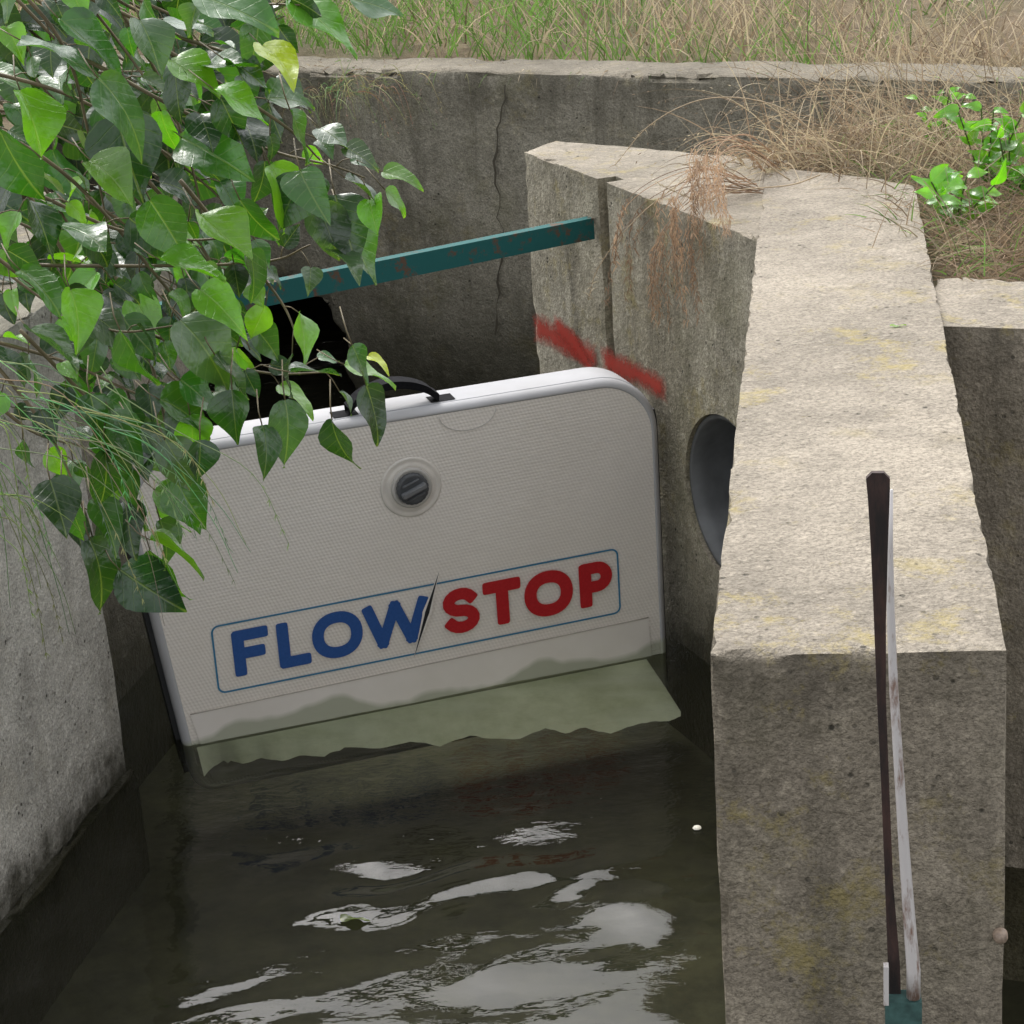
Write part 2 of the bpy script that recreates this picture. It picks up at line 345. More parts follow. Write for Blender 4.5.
# ------------------------------------------------------------ inflatable barrier
O=pz(195,785,0); Rr=pz(668,690,0); es=(Rr-O).normalized(); W=(Rr-O).length; et=V((0,0,1)); bnm=es.cross(et)
def Bp(s,t,d=0): return O+es*s+et*t+bnm*d
def bst(x,y): q=pp(x,y,O,bnm)-O; return q.dot(es),q.z
def roundpoly(pts,rad,seg=10):
    o=[];n=len(pts)
    for i in range(n):
        p=V(pts[i]);a=(V(pts[i-1])-p).normalized();b=(V(pts[(i+1)%n])-p).normalized()
        ang=a.angle(b);r=rad[i];tl=r/math.tan(ang/2);c=p+(a+b).normalized()*(r/math.sin(ang/2))
        s=p+a*tl;e=p+b*tl;a0=math.atan2(s.y-c.y,s.x-c.x);a1=math.atan2(e.y-c.y,e.x-c.x)
        da=(a1-a0+math.pi)%(2*math.pi)-math.pi
        for k in range(seg+1): g_=a0+da*k/seg;o.append(V((c.x+r*math.cos(g_),c.y+r*math.sin(g_))))
    return o
TT=.845
out=roundpoly([(.0,-.03),(W+.005,-.03),(W+.012,TT),(-.09,TT)],[.06,.04,.15,.15],12)
N=len(out); nrm=[]
for i in range(N):
    t_=(out[(i+1)%N]-out[i-1]).normalized(); nrm.append(V((t_.y,-t_.x)))
def ring(ins,d): return [Bp(*(out[i]-nrm[i]*ins),d) for i in range(N)]
bar=empty('flood_barrier',Bp(W/2,0,-.07))
tag(bar,'white inflatable flood barrier with blue and red lettering wedged across the channel','flood barrier')
WETC=(.40,.415,.315)
def wetline(a):
    s_=a.n('ShaderNodeSeparateXYZ'); a.L(a.pos(),s_.inputs[0])
    z=a.math('ADD',s_.outputs[2],a.math('MULTIPLY',a.math('SUBTRACT',a.noise(a.map(a.pos(),(1,1,.3)),4.2,3,.45),.5),.17))
    return z,a.rng(z,.122,.138,.9,0)
fm=M('barrier_fabric'); P=fm.pos(); tc=fm.n('ShaderNodeUVMap').outputs[0]
sx=fm.n('ShaderNodeSeparateXYZ'); fm.L(fm.map(tc,(1,1,1),(0,0,RAD(33))),sx.inputs[0])
kx=fm.math('SINE',fm.math('MULTIPLY',sx.outputs[0],430.0)); ky=fm.math('SINE',fm.math('MULTIPLY',sx.outputs[1],620.0)); dots=fm.math('MULTIPLY',kx,ky)
dn=fm.noise(P,3,5,.6)
base=fm.mix(fm.rng(dots,-.7,.7),(.75,.70,.65),(.87,.82,.77)); base=fm.mix(fm.rng(dn,.4,.75,0,.25),base,(.68,.62,.55))
zz,wt=wetline(fm)
base=fm.mix(fm.rng(zz,.13,.6,.22,0),base,(.66,.58,.46))
base=fm.mix(wt,base,WETC)
fm.L(base,fm.b.inputs['Base Color']); fm.b.inputs['Roughness'].default_value=.5
fb=fm.bump(fm.math('ADD',dots,fm.math('MULTIPLY',fm.noise(P,5,3),14.0)),.35,.0012); fm.L(fb,fm.b.inputs['Normal'])
rm=M('rim_pvc'); n=rm.noise(rm.pos(),6,5,.6); nzz=rm.n('ShaderNodeSeparateXYZ'); c=rm.mix(rm.rng(n,.35,.75),(.47,.47,.485),(.41,.405,.41)); c=rm.mix(wetline(rm)[1],c,WETC); rm.L(c,rm.b.inputs['Base Color']); rm.b.inputs['Roughness'].default_value=.75; rm.b.inputs['Specular IOR Level'].default_value=.15
g=MB(); r=ring(.020,0); g.add(r,[tuple(range(N))],uv=[tuple(out[i]-nrm[i]*.020) for i in range(N)]); g.build('front_panel',fm.m,bar,False)
g=MB(); pr=[(.020,-.001),(.0185,.0012),(.014,.0006),(.008,-.003),(.003,-.009),(.0,-.018),(-.001,-.07),(.0,-.122),(.004,-.134),(.012,-.140),(.02,-.142)]
vs=[]; 
for ins,d in pr: vs+=ring(ins,d)
fs=[(i*N+k,i*N+(k+1)%N,(i+1)*N+(k+1)%N,(i+1)*N+k) for i in range(len(pr)-1) for k in range(N)]
fs.append(tuple((len(pr)-1)*N+k for k in range(N))[::-1]); g.add(vs,fs); g.build('rim',rm.m,bar)
sm=simple('seam_grey',(.30,.31,.33),.6)
g=MB(); rr=ring(.0005,-.022); g.tube([p+V((0,0,0)) for p in rr[14:]+rr[:1]],.0020,6); g.build('seam',sm,bar)
gk=simple('edge_strip_black',(.02,.021,.022),.6)  # black strip along the side edges of the barrier, next to the walls
for idx in ([24,25,26,27,28],[50,51,0,1]):
    g=MB(); vs2=[]; pr2=[Bp(*(out[i]+nrm[i]*.012),-.075) for i in idx]; ins_=[Bp(*(out[i]-nrm[i]*.004),-.075) for i in idx]
    for a_,b_ in zip(pr2,ins_): vs2+=[a_+bnm*.03,a_-bnm*.05,b_-bnm*.05,b_+bnm*.03]
    g.add(vs2,[(i*4+k,i*4+(k+1)%4,(i+1)*4+(k+1)%4,(i+1)*4+k) for i in range(len(idx)-1) for k in range(4)]+[(0,1,2,3),tuple(len(vs2)-4+k for k in range(4))]); g.build('edge_strip',gk,bar,False)
# bottom reinforcement strip
pa=[bst(190,714),bst(648,617)]
sf=M('strip_pvc'); n=sf.noise(sf.pos(),5,5,.6)
c=sf.mix(sf.rng(n,.3,.7),(.82,.77,.72),(.74,.69,.63)); c=sf.mix(wetline(sf)[1],c,WETC); sf.L(c,sf.b.inputs['Base Color']); sf.b.inputs['Roughness'].default_value=.4
g=MB(); tops=[]; nn_=24
for i in range(nn_+1):
    u=i/nn_; s_=pa[0][0]*(1-u)+pa[1][0]*u; t_=pa[0][1]*(1-u)+pa[1][1]*u; tops.append((s_,t_))
vs=[Bp(s_,t_,.0030) for s_,t_ in tops]+[Bp(s_,t_,.0002) for s_,t_ in tops]+[Bp(.045+(W-.083)*i/nn_,.0,.0030) for i in range(nn_+1)]
k=nn_+1; g.add(vs,[(i,i+1,2*k+i+1,2*k+i) for i in range(nn_)]+[(k+i,k+i+1,i+1,i) for i in range(nn_)]); g.build('reinforcement_strip',sf.m,bar,False)
g=MB(); g.tube([Bp(s_,t_,.003) for s_,t_ in tops],.0016,5); g.build('strip_seam',simple('seam_tan',(.46,.42,.37),.5),bar)
# lettering
tl,tr_,bl_,br_=[V(bst(*q)) for q in ((211,627),(613,546),(219,693),(620,612))]
ex=(br_-bl_); ey=(tl-bl_); Hb=ey.length; Wb=ex.length; ex/=Wb; ey/=Hb; K=Wb/Hb
def T(x,y,d): q=bl_+ex*(x*Hb)+ey*(y*Hb); return Bp(q.x,q.y,d)
dep=[.0032]
def stroke(mb,pts,hw,closed=False,cap=True):
    d=dep[0]; dep[0]+=.00035; n=len(pts); P2=[V(p) for p in pts]; L_=[];R_=[]
    for i in range(n):
        a=P2[(i-1)%n] if (closed or i>0) else P2[i]; b=P2[(i+1)%n] if (closed or i<n-1) else P2[i]
        t_=(b-a).normalized(); s_=V((-t_.y,t_.x)); L_.append(P2[i]+s_*hw); R_.append(P2[i]-s_*hw)
    vs=L_+R_; fs=[(i,(i+1)%n,n+(i+1)%n,n+i) for i in range(n if closed else n-1)]
    if cap and not closed:
        for i,sg in ((0,-1),(n-1,1)):
            t_=(P2[1]-P2[0]).normalized() if i==0 else (P2[-1]-P2[-2]).normalized(); t_*=sg; s_=V((-t_.y,t_.x)); b=len(vs)
            arc=[P2[i]+s_*hw*math.copysign(abs(math.cos(q*math.pi/10))**.42,math.cos(q*math.pi/10))+t_*hw*.85*math.sin(q*math.pi/10)**.42 for q in range(11)]; vs=vs+arc; fs.append(tuple(range(b,b+11)))
    mb.add([T(v.x,v.y,d) for v in vs],fs)
def ell(cx,cy,rx,ry,n=36,p=2.2): 
    o=[]
    for k in range(n):
        g_=2*math.pi*k/n; c_,s_=math.cos(g_),math.sin(g_); o.append((cx+rx*math.copysign(abs(c_)**(2/p),c_),cy+ry*math.copysign(abs(s_)**(2/p),s_)))
    return o
hw=.084; y0=.18+hw; y1=.88-hw; ym=(y0+y1)/2
def ink(name,col): 
    a=M(name); n=a.noise(a.pos(),160,3,.6); a.L(a.mix(a.rng(n,.4,.8,0,.3),col,tuple(min(1,q*1.6+.03) for q in col)),a.b.inputs['Base Color']); a.b.inputs['Roughness'].default_value=.4; return a.m
blue=ink('ink_blue',(.020,.085,.30)); red=ink('ink_red',(.46,.010,.016)); blk_=ink('ink_black',(.012,.012,.016)); teal_i=ink('ink_border',(.035,.19,.34))
g=MB()
for s_ in ([(.34,y0),(.34,y1)],[(.34,y1),(.70,y1)],[(.34,ym),(.64,ym)]): stroke(g,s_,hw)
for s_ in ([(.97,y1),(.97,y0)],[(.97,y0),(1.27,y0)]): stroke(g,s_,hw)
stroke(g,ell(1.74,ym,.28,.265),hw,True)
for s_ in ([(2.20,y1),(2.38,y0)],[(2.38,y0),(2.59,y1)],[(2.59,y1),(2.80,y0)],[(2.80,y0),(3.0,y1)]): stroke(g,s_,hw*.95)
g.build('blue_lettering',blue,bar,False)
g=MB(); sx_=3.55
S=[]; hw=.093; y0=.18+hw; y1=.88-hw; ym=(y0+y1)/2
rx,ry=.180,(y1-y0)/4
for k in range(13): a_=RAD(25+ (270-25)*k/12); S.append((sx_+rx*math.cos(a_)*(1 if math.cos(a_)<0 else .95),y1-ry+ry*math.sin(a_)))
for k in range(1,13): a_=RAD(90-(245)*k/12); S.append((sx_+rx*math.cos(a_),y0+ry+ry*math.sin(a_)))
stroke(g,S,hw*.95)
for s_ in ([(3.96,y1),(4.37,y1)],[(4.165,y1),(4.165,y0)]): stroke(g,s_,hw)
stroke(g,ell(4.86,ym,.275,.258),hw,True)
stroke(g,[(5.42,y0),(5.42,y1)],hw)
pbl=[(5.42,y1),(5.6,y1)]+[(5.6+.145*math.cos(RAD(a_)),y1-.145+.145*math.sin(RAD(a_))) for a_ in range(75,-90,-15)]+[(5.6,y1-.29),(5.42,y1-.29)]
stroke(g,pbl,hw*.95)
g.build('red_lettering',red,bar,False)
g=MB(); sa=V((2.80,-.04)); sb=V((3.27,1.20)); t_=(sb-sa).normalized(); s_=V((-t_.y,t_.x)); vs=[]
prs=[(0,0),(.25,.013),(.48,.026),(.52,.032),(.75,.015),(1,0)]
vs=[sa.lerp(sb,a_)+s_*b_ for a_,b_ in prs]+[sa.lerp(sb,a_)-s_*b_ for a_,b_ in prs[-2:0:-1]]
wv=[sa.lerp(sb,a_)+s_*b_*2.2 for a_,b_ in prs]+[sa.lerp(sb,a_)-s_*b_*2.2 for a_,b_ in prs[-2:0:-1]]
g.add([T(v.x,v.y,.0098) for v in vs],[tuple(range(len(vs)))]); g.build('slash_mark',blk_,bar,False)
g=MB(); g.add([T(v.x,v.y,.0092) for v in wv],[tuple(range(len(wv)))]); g.build('slash_outline',ink('ink_white',(.80,.75,.70)),bar,False)
g=MB(); dep[0]=.0026
rp_=roundpoly([(0,0),(K,0),(K,1),(0,1)],[.1]*4,6); stroke(g,rp_,.013,True); g.build('border_line',teal_i,bar,False)
# valve
vs_,vt=bst(411,487); vc=Bp(vs_,vt,0)
clear=simple('valve_patch_pvc',(.70,.66,.61),.4,0,.08); vg=simple('valve_grey',(.50,.48,.45),.4,0,.1); vd=simple('valve_dark',(.075,.080,.088),.35,0,.2)
lathe(vc,bnm,[(.075,.0005),(.074,.002),(.070,.0035),(.066,.002),(.058,.0025),(.056,.0045),(.052,.0035),(.001,.003)],48).build('valve_patch',clear,bar)
va=lathe(vc,bnm,[(.050,.003),(.049,.010),(.044,.012),(.041,.009),(.001,.008)],48).build('valve',vg,bar)
lathe(vc,bnm,[(.039,.008),(.039,.019),(.036,.023),(.030,.022),(.001,.022)],60,None,(1,1,1),lambda k:-.035*(k%3==0)).build('valve_cap',vd,va)
for dy,nm in ((0,'valve_grip'),(.019,'valve_rib'),(-.019,'valve_rib')):
    bm=bmesh.new(); bmesh.ops.create_cube(bm,size=1); bmesh.ops.scale(bm,vec=((.064 if dy==0 else .046),(.012 if dy==0 else .005),(.018 if dy==0 else .008)),verts=bm.verts)
    bmesh.ops.bevel(bm,geom=bm.edges[:],offset=.002,segments=3,affect='EDGES')
    mt=Matrix((es,et,bnm)).transposed().to_4x4()@Matrix.Rotation(RAD(20),4,'Z')@Matrix.Translation((0,dy,0)); mt=Matrix.Translation(vc+bnm*(.030 if dy==0 else .025))@mt; bmesh.ops.transform(bm,matrix=mt,verts=bm.verts)
    from_bm(nm,bm,simple('grip_grey',(.17,.175,.185),.35) if dy==0 else simple('rib_grey',(.12,.125,.135),.35),va,40)
# handle strap
hm=simple('strap_black',(.012,.012,.014),.85,0,.3,200); hm.node_tree.nodes['Principled BSDF'].inputs['Specular IOR Level'].default_value=.1
h0=bst(352,424)[0]; h1=bst(443,408)[0]; g=MB(); npt=25; vs=[]
for i in range(npt):
    u=i/(npt-1); s_=h0+(h1-h0)*u; q=TT+.002+.046*math.sin(math.pi*min(1,max(0,(u-.03)/.94)))**.6
    for dz,dd in ((0,-.030),(0,-.066),(.020,-.072),(.020,-.024)): vs.append(Bp(s_,q+dz,dd))
fs=[(i*4+k,i*4+(k+1)%4,(i+1)*4+(k+1)%4,(i+1)*4+k) for i in range(npt-1) for k in range(4)]; g.add(vs,fs); g.build('handle',hm,bar,False)
for cs in (h0-.005,h1+.01):
    g=MB(); vs=[Bp(cs+a_,TT+.0022,-.03-b_) for a_,b_ in ((-.03,0),(.03,0),(.03,.05),(-.03,.05))]; g.add(vs,[(0,1,2,3)]); g.build('handle_patch',hm,bar,False)
cs,ctt=bst(466,396); pts=[Bp(cs+.07*math.cos(RAD(a_)),TT-.024+.045*math.sin(RAD(a_)),.0022) for a_ in range(180,361,12)]
g=MB(); g.tube([p+bnm*.0002 for p in pts],.0010,5); g.build('patch_edge',simple('patch_edge_grey',(.55,.53,.50),.5),bar)
# submerged skirt in front
g=MB(); low0=[(205,772),(215,762),(228,756),(243,760),(262,755),(282,757),(300,752),(325,752),(345,744),(380,745),(410,738),(440,742),(470,732),(495,736),(520,735),(545,724),(565,730),(585,724),(610,730),(632,722),(650,718),(668,717),(680,713),(680,708),(674,702),(660,697),(650,694)]
low=[]
for i in range(len(low0)-1):
    for k in range(4):
        t_=k/4; x=low0[i][0]*(1-t_)+low0[i+1][0]*t_; y=low0[i][1]*(1-t_)+low0[i+1][1]*t_; low.append((x,y+1.6*noise.noise(V((x*.11,y*.1,0)))+.8*noise.noise(V((x*.3,2,0)))))
lowp=[pz(x,y,.055)-V((0,.02,0)) for x,y in low]; hip=[Bp((p-O).dot(es),.100,.006) for p in lowp]
lowp=[p if (p-O).dot(bnm)>.012 else Bp((p-O).dot(es),.05,.02) for p in lowp]
mid=[a_.lerp(b_,.5)+V((0,0,.008*noise.noise(a_*9))) for a_,b_ in zip(lowp,hip)]
sk=M('skirt_pale'); n=sk.noise(sk.pos(),7,5,.65); c=sk.mix(sk.rng(n,.35,.65),(.92,.94,.82),(.60,.63,.47)); c=sk.mix(sk.rng(sk.noise(sk.map(sk.pos(),(2,9,1)),1,3),.45,.65,0,.6),c,(.95,.97,.92)); sk.L(c,sk.b.inputs['Base Color']); sk.b.inputs['Roughness'].default_value=.6
n=len(low); g.add(lowp+mid+hip,[(i,i+1,n+i+1,n+i) for i in range(n-1)]+[(n+i,n+i+1,2*n+i+1,2*n+i) for i in range(n-1)]); g.build('submerged_skirt',sk.m,bar,True)
# ------------------------------------------------------------ teal beam
tm=M('teal_paint'); n=tm.noise(tm.pos(),22,6,.75); tm.L(tm.mix(tm.rng(n,.54,.62),(.014,.095,.092),(.10,.06,.04)),tm.b.inputs['Base Color']); tm.b.inputs['Roughness'].default_value=.75; tm.b.inputs['Specular IOR Level'].default_value=.2; tm.L(tm.bump(n,.3,.003),tm.b.inputs['Normal'])
e0=pp(594,218,A,wn)+wn*.001; zb=e0.z; e1=pz(240,289,zb); e1=e1+(e1-e0).normalized()*.55
bdv=(e1-e0).normalized(); bside=V((-bdv.y,bdv.x,0)); 
if bside.y<0: bside=-bside
sec=[(0,0),(.03,0),(.03,-.006),(.006,-.006),(.006,-.054),(0,-.054)]
g=MB(); vs=[e+bside*a_+V((0,0,b_)) for e in (e0,e1) for a_,b_ in sec]; fs=[(k,(k+1)%6,6+(k+1)%6,6+k) for k in range(6)]+[(0,1,2,3,4,5),(11,10,9,8,7,6)]; g.add(vs,fs)
be=empty('steel_beam',e0); tag(be,'teal painted steel angle beam spanning the channel above the barrier','beam')
g.build('angle_bar',tm.m,be,False)
# ------------------------------------------------------------ steel post by the near wall end
fn=V((NR.y-NL.y,-(NR.x-NL.x),0)).normalized()
if fn.y>0: fn=-fn
po=(NL+NR)/2+fn*.10
rust=M('rusty_steel'); n=rust.noise(rust.map(rust.pos(),(30,30,8)),1,6,.7); rust.L(rust.mix(rust.rng(n,.4,.65),(.016,.012,.011),(.07,.035,.028)),rust.b.inputs['Base Color']); rust.b.inputs['Roughness'].default_value=.75; rust.L(rust.bump(n,.4,.004),rust.b.inputs['Normal'])
galv=M('worn_pale_steel'); n=galv.noise(galv.map(galv.pos(),(60,60,14)),1,6,.7); galv.L(galv.mix(galv.rng(n,.52,.66),(.66,.62,.60),(.26,.16,.12)),galv.b.inputs['Base Color']); galv.b.inputs['Roughness'].default_value=.45; galv.b.inputs['Metallic'].default_value=.1
tm2=simple('teal_worn',(.05,.11,.10),.7,.1,.4,60)
pst=empty('steel_post',pp(900,1000,po,fn)); tag(pst,'rusty narrow steel post standing in front of the long wall end','post')
def slab(rows,th,name,mat,off=0):
    g=MB(); vs=[]
    for x0,x1,y in rows:
        a_=pp(x0,y,po,fn)+fn*off; b_=pp(x1,y,po,fn)+fn*off; vs+=[a_,b_,b_-fn*th,a_-fn*th]
    fs=[(i*4+k,i*4+(k+1)%4,(i+1)*4+(k+1)%4,(i+1)*4+k) for i in range(len(rows)-1) for k in range(4)]+[(0,3,2,1),tuple(len(vs)-4+k for k in range(4))]
    g.add(vs,fs); return g.build(name,mat,pst,False)
slab([(872,884,473),(866,890,479),(868,890,500),(871,888,550),(874,886,620),(877,886,700),(881,889,780),(885,893,880),(888,900,965),(888,901,1000)],.008,'web',rust.m)
g=MB(); pr_=[(891,486,1.6),(890,540,2.6),(890,600,4.2),(893,680,4.8),(898,760,5.2),(904,850,6),(910,930,7),(913,965,7.8),(913,992,8)]
g.tube([pp(x,y,po,fn)+fn*.012 for x,y,_ in pr_],[w_/2200*2.5 for _,_,w_ in pr_],8); g.build('edge_rod',galv.m,pst)
slab([(885,921,994),(885,921,1010),(886,923,1090),(887,928,1300)],.03,'painted_sleeve',tm2,.02)
slab([(883,888,958),(883,888,996)],.012,'sleeve_lip',galv.m,.022)
# ------------------------------------------------------------ plants
def vcolmat(name,trans=.3,rough=.5,leafy=False,spec=.5):
    a=M(name); at=a.n('ShaderNodeAttribute'); at.attribute_name='Col'; c=at.outputs['Color']
    if leafy:
        uv=a.n('ShaderNodeSeparateXYZ'); a.L(a.n('ShaderNodeUVMap').outputs[0],uv.inputs[0]); ax=a.math('ABSOLUTE',uv.outputs[0])
        ve=a.math('SINE',a.math('MULTIPLY',a.math('SUBTRACT',uv.outputs[1],a.math('MULTIPLY',ax,.75)),40.0))
        vein=a.rng(ve,.93,1.0,0,.35); mid=a.rng(ax,.006,.018,1,0); vn=a.math('MAXIMUM',vein,mid)
        c=a.mix(a.math('MULTIPLY',vn,.45),c,a.mix(.5,c,(.35,.42,.16)))
        c=a.mix(a.rng(a.noise(a.pos(),30,3,.6),.35,.75,0,.4),c,a.mix(.6,c,(.02,.035,.01)))
        a.L(a.bump(a.math('ADD',a.noise(a.pos(),40,2),a.math('MULTIPLY',vn,-.2)),.6,.005),a.b.inputs['Normal'])
    a.L(c,a.b.inputs['Base Color']); a.b.inputs['Roughness'].default_value=rough; a.b.inputs['Specular IOR Level'].default_value=spec
    tl_=a.n('ShaderNodeBsdfTranslucent'); a.L(a.mix(1.0,c,(2.3,2.5,.5) if leafy else (1.1,1.1,1.0),'MULTIPLY') ,tl_.inputs[0])
    mx=a.n('ShaderNodeMixShader'); mx.inputs[0].default_value=trans; a.L(a.b.outputs[0],mx.inputs[1]); a.L(tl_.outputs[0],mx.inputs[2]); a.L(mx.outputs[0],a.out.inputs[0]); return a.m
leafm=vcolmat('leaf_green',.36,.27,True,1.0); grassm=vcolmat('grass_blade',.3,.7,False,.2); stemm=simple('twig_bark',(.13,.10,.05),.6,0,.3)
ST=[(0,.10),(.05,.25),(.13,.36),(.23,.43),(.35,.45),(.47,.41),(.6,.33),(.72,.24),(.84,.135),(.93,.055),(1,.0)]
def leaf(mb,base,d,nrm,Ln,wid,col,fold=.25,curl=.25):
    d=d.normalized(); s=d.cross(nrm).normalized(); n_=s.cross(d).normalized()
    vs=[];uv=[]; ph=random.uniform(0,6); tw=random.uniform(-.6,.6); bend=random.uniform(-.18,.18); asy=random.uniform(.88,1.12); bk=random.uniform(.0,.10)
    for t_,w_ in ST:
        back_=-bk*(w_/.47) if t_<.2 else 0
        for k in (-1,-.5,0,.5,1):
            x=k*w_*wid*(asy if k<0 else 2-asy); yy=t_+(back_*abs(k)*(1-t_/.2) if t_<.2 else 0)
            z=fold*abs(x)*.8-curl*t_*t_+.06*math.sin(8*t_+ph+k)*abs(k)+tw*x*t_
            vs.append(base+(d*yy+s*(x+bend*t_*t_)+n_*z)*Ln); uv.append((x,t_))
    fs=[]
    for i in range(len(ST)-1):
        for k in range(4): a_=i*5+k; fs.append((a_,a_+1,a_+6,a_+5))
    mb.add(vs,fs,col,uv)
def tone(k=None):
    k=k or random.choice(['d','d','m','m','b','g'])
    c={'d':(.014,.045,.014),'m':(.030,.105,.014),'b':(.10,.26,.018),'g':(.045,.10,.042),'y':(.42,.50,.02)}[k]  # leaf colours carry shaded, backlit and sky-sheen greens besides natural variation
    f=random.uniform(.7,1.35); return (c[0]*f*random.uniform(.85,1.2),c[1]*f,c[2]*f)
def smoothpath(pts,n=8):
    o=[];P_=[V(p) for p in pts]; P_=[P_[0]*2-P_[1]]+P_+[P_[-1]*2-P_[-2]]
    for i in range(1,len(P_)-2):
        for k in range(n):
            t_=k/n; a_,b_,c_,d_=P_[i-1:i+3]
            o.append(.5*((2*b_)+(c_-a_)*t_+(2*a_-5*b_+4*c_-d_)*t_*t_+(3*b_-a_-3*c_+d_)*t_**3))
    o.append(P_[-2]); return o
shr=empty('leafy_shrub',pY(-120,420,3.9)); tag(shr,'broad-leaved green shrub hanging over the channel from the upper left','shrub')
def branch(way,size=.076,gap=.036,r0=.0042,tones=None,start=0.1,parent=None):
    pts=smoothpath([pY(x,y,Y) for x,y,Y in way]); n=len(pts)
    g=MB(); g.tube(pts,[r0*(1-.7*i/n) for i in range(n)],6); 
    lf=MB(); acc=0; side=1; tot=sum((pts[i+1]-pts[i]).length for i in range(n-1)); run=0
    for i in range(n-1):
        sg=(pts[i+1]-pts[i]); run+=sg.length; acc+=sg.length
        if acc>gap and run/tot>start:
            acc=0; side*=-1; t_=sg.normalized()
            sd_=(RT*random.uniform(-.3,.3)+UP*random.uniform(-.2,.2)+t_.cross(fwd).normalized()*side)
            pd=(t_*.5+sd_*.6+V((random.uniform(-.3,.3),random.uniform(-.5,.3),-.25))).normalized(); pl=random.uniform(.02,.045)
            pb=pts[i]+pd*pl; g.tube([pts[i],pts[i]+pd*pl*.5+V((0,0,.004)),pb],.0011,4)
            ld_=(pd*.9+V((.2,-.15,-.35))+V([random.uniform(-.65,.65) for _ in range(3)])).normalized()
            nn=(V((0,-.35,.85))+V([random.uniform(-.85,.85) for _ in range(3)])).normalized()
            leaf(lf,pb,ld_,nn,size*random.uniform(.5,1.25),random.uniform(.7,1.0),tone(random.choice(tones) if tones else None),random.uniform(.1,.6),random.uniform(.05,.5))
    b=g.build('branch',stemm,parent or shr); lf.build('foliage',leafm,b)
BR=[
 [(-90,20,3.5),(60,50,3.5),(180,110,3.45),(270,150,3.45),(330,165,3.4),(365,178,3.4)],
 [(-60,263,3.7),(120,266,3.65),(262,262,3.6),(310,245,3.55)],
 [(-80,90,3.6),(60,170,3.6),(160,280,3.6),(215,350,3.6),(245,385,3.6)],
 [(-40,-60,3.5),(120,-30,3.5),(230,0,3.45),(300,5,3.4)],
 [(60,300,3.8),(180,345,3.75),(260,372,3.65),(335,372,3.6)],
 [(-60,300,3.7),(40,420,3.65),(80,500,3.6),(95,545,3.6)],
 [(100,240,3.9),(150,360,3.8),(170,450,3.75),(175,510,3.7)],
 [(150,40,3.4),(230,90,3.4),(290,130,3.4),(320,160,3.4)],
 [(-60,150,3.5),(50,200,3.5),(120,230,3.5),(200,240,3.5),(270,225,3.5)],
 [(20,180,3.9),(90,300,3.9),(130,400,3.9),(140,460,3.85)],
 [(-50,330,3.9),(60,360,3.9),(140,395,3.85),(205,410,3.8)],
 [(-60,60,3.8),(80,100,3.8),(200,180,3.8),(265,250,3.7)],
 [(-20,-50,3.7),(60,40,3.7),(90,140,3.7),(110,240,3.7)],
 [(80,-50,3.8),(150,60,3.8),(190,160,3.8),(210,260,3.75)],
 [(-50,220,3.6),(40,290,3.6),(110,330,3.6),(180,325,3.55)],
 [(20,330,3.8),(90,400,3.8),(140,440,3.75),(180,455,3.7)],
 [(-30,380,3.9),(30,430,3.9),(90,450,3.85),(130,480,3.8)],
 [(120,150,3.7),(190,230,3.7),(230,300,3.65),(250,350,3.6)],
 [(30,-30,3.6),(160,30,3.6),(240,60,3.6),(285,110,3.55)],
 [(180,180,3.6),(230,240,3.6),(280,300,3.6),(300,345,3.55)],
]
for b in BR: branch(b)
for k in range(30):  # deeper leaf layer, coloured dark for the shaded gaps between front leaves
    x=random.uniform(-70,150); y=random.uniform(-40,300); a_=random.uniform(-.2,1.2); l=random.uniform(130,200); Yb=random.uniform(4.0,4.9)
    branch([(x-40,y-40,Yb),(x+l*.4*math.cos(a_),y+l*.4*math.sin(a_),Yb),(min(225,x+l*math.cos(a_)),min(400,y+l*math.sin(a_)),Yb-.1)],.105,.038,.004,['d','d','m'],0)
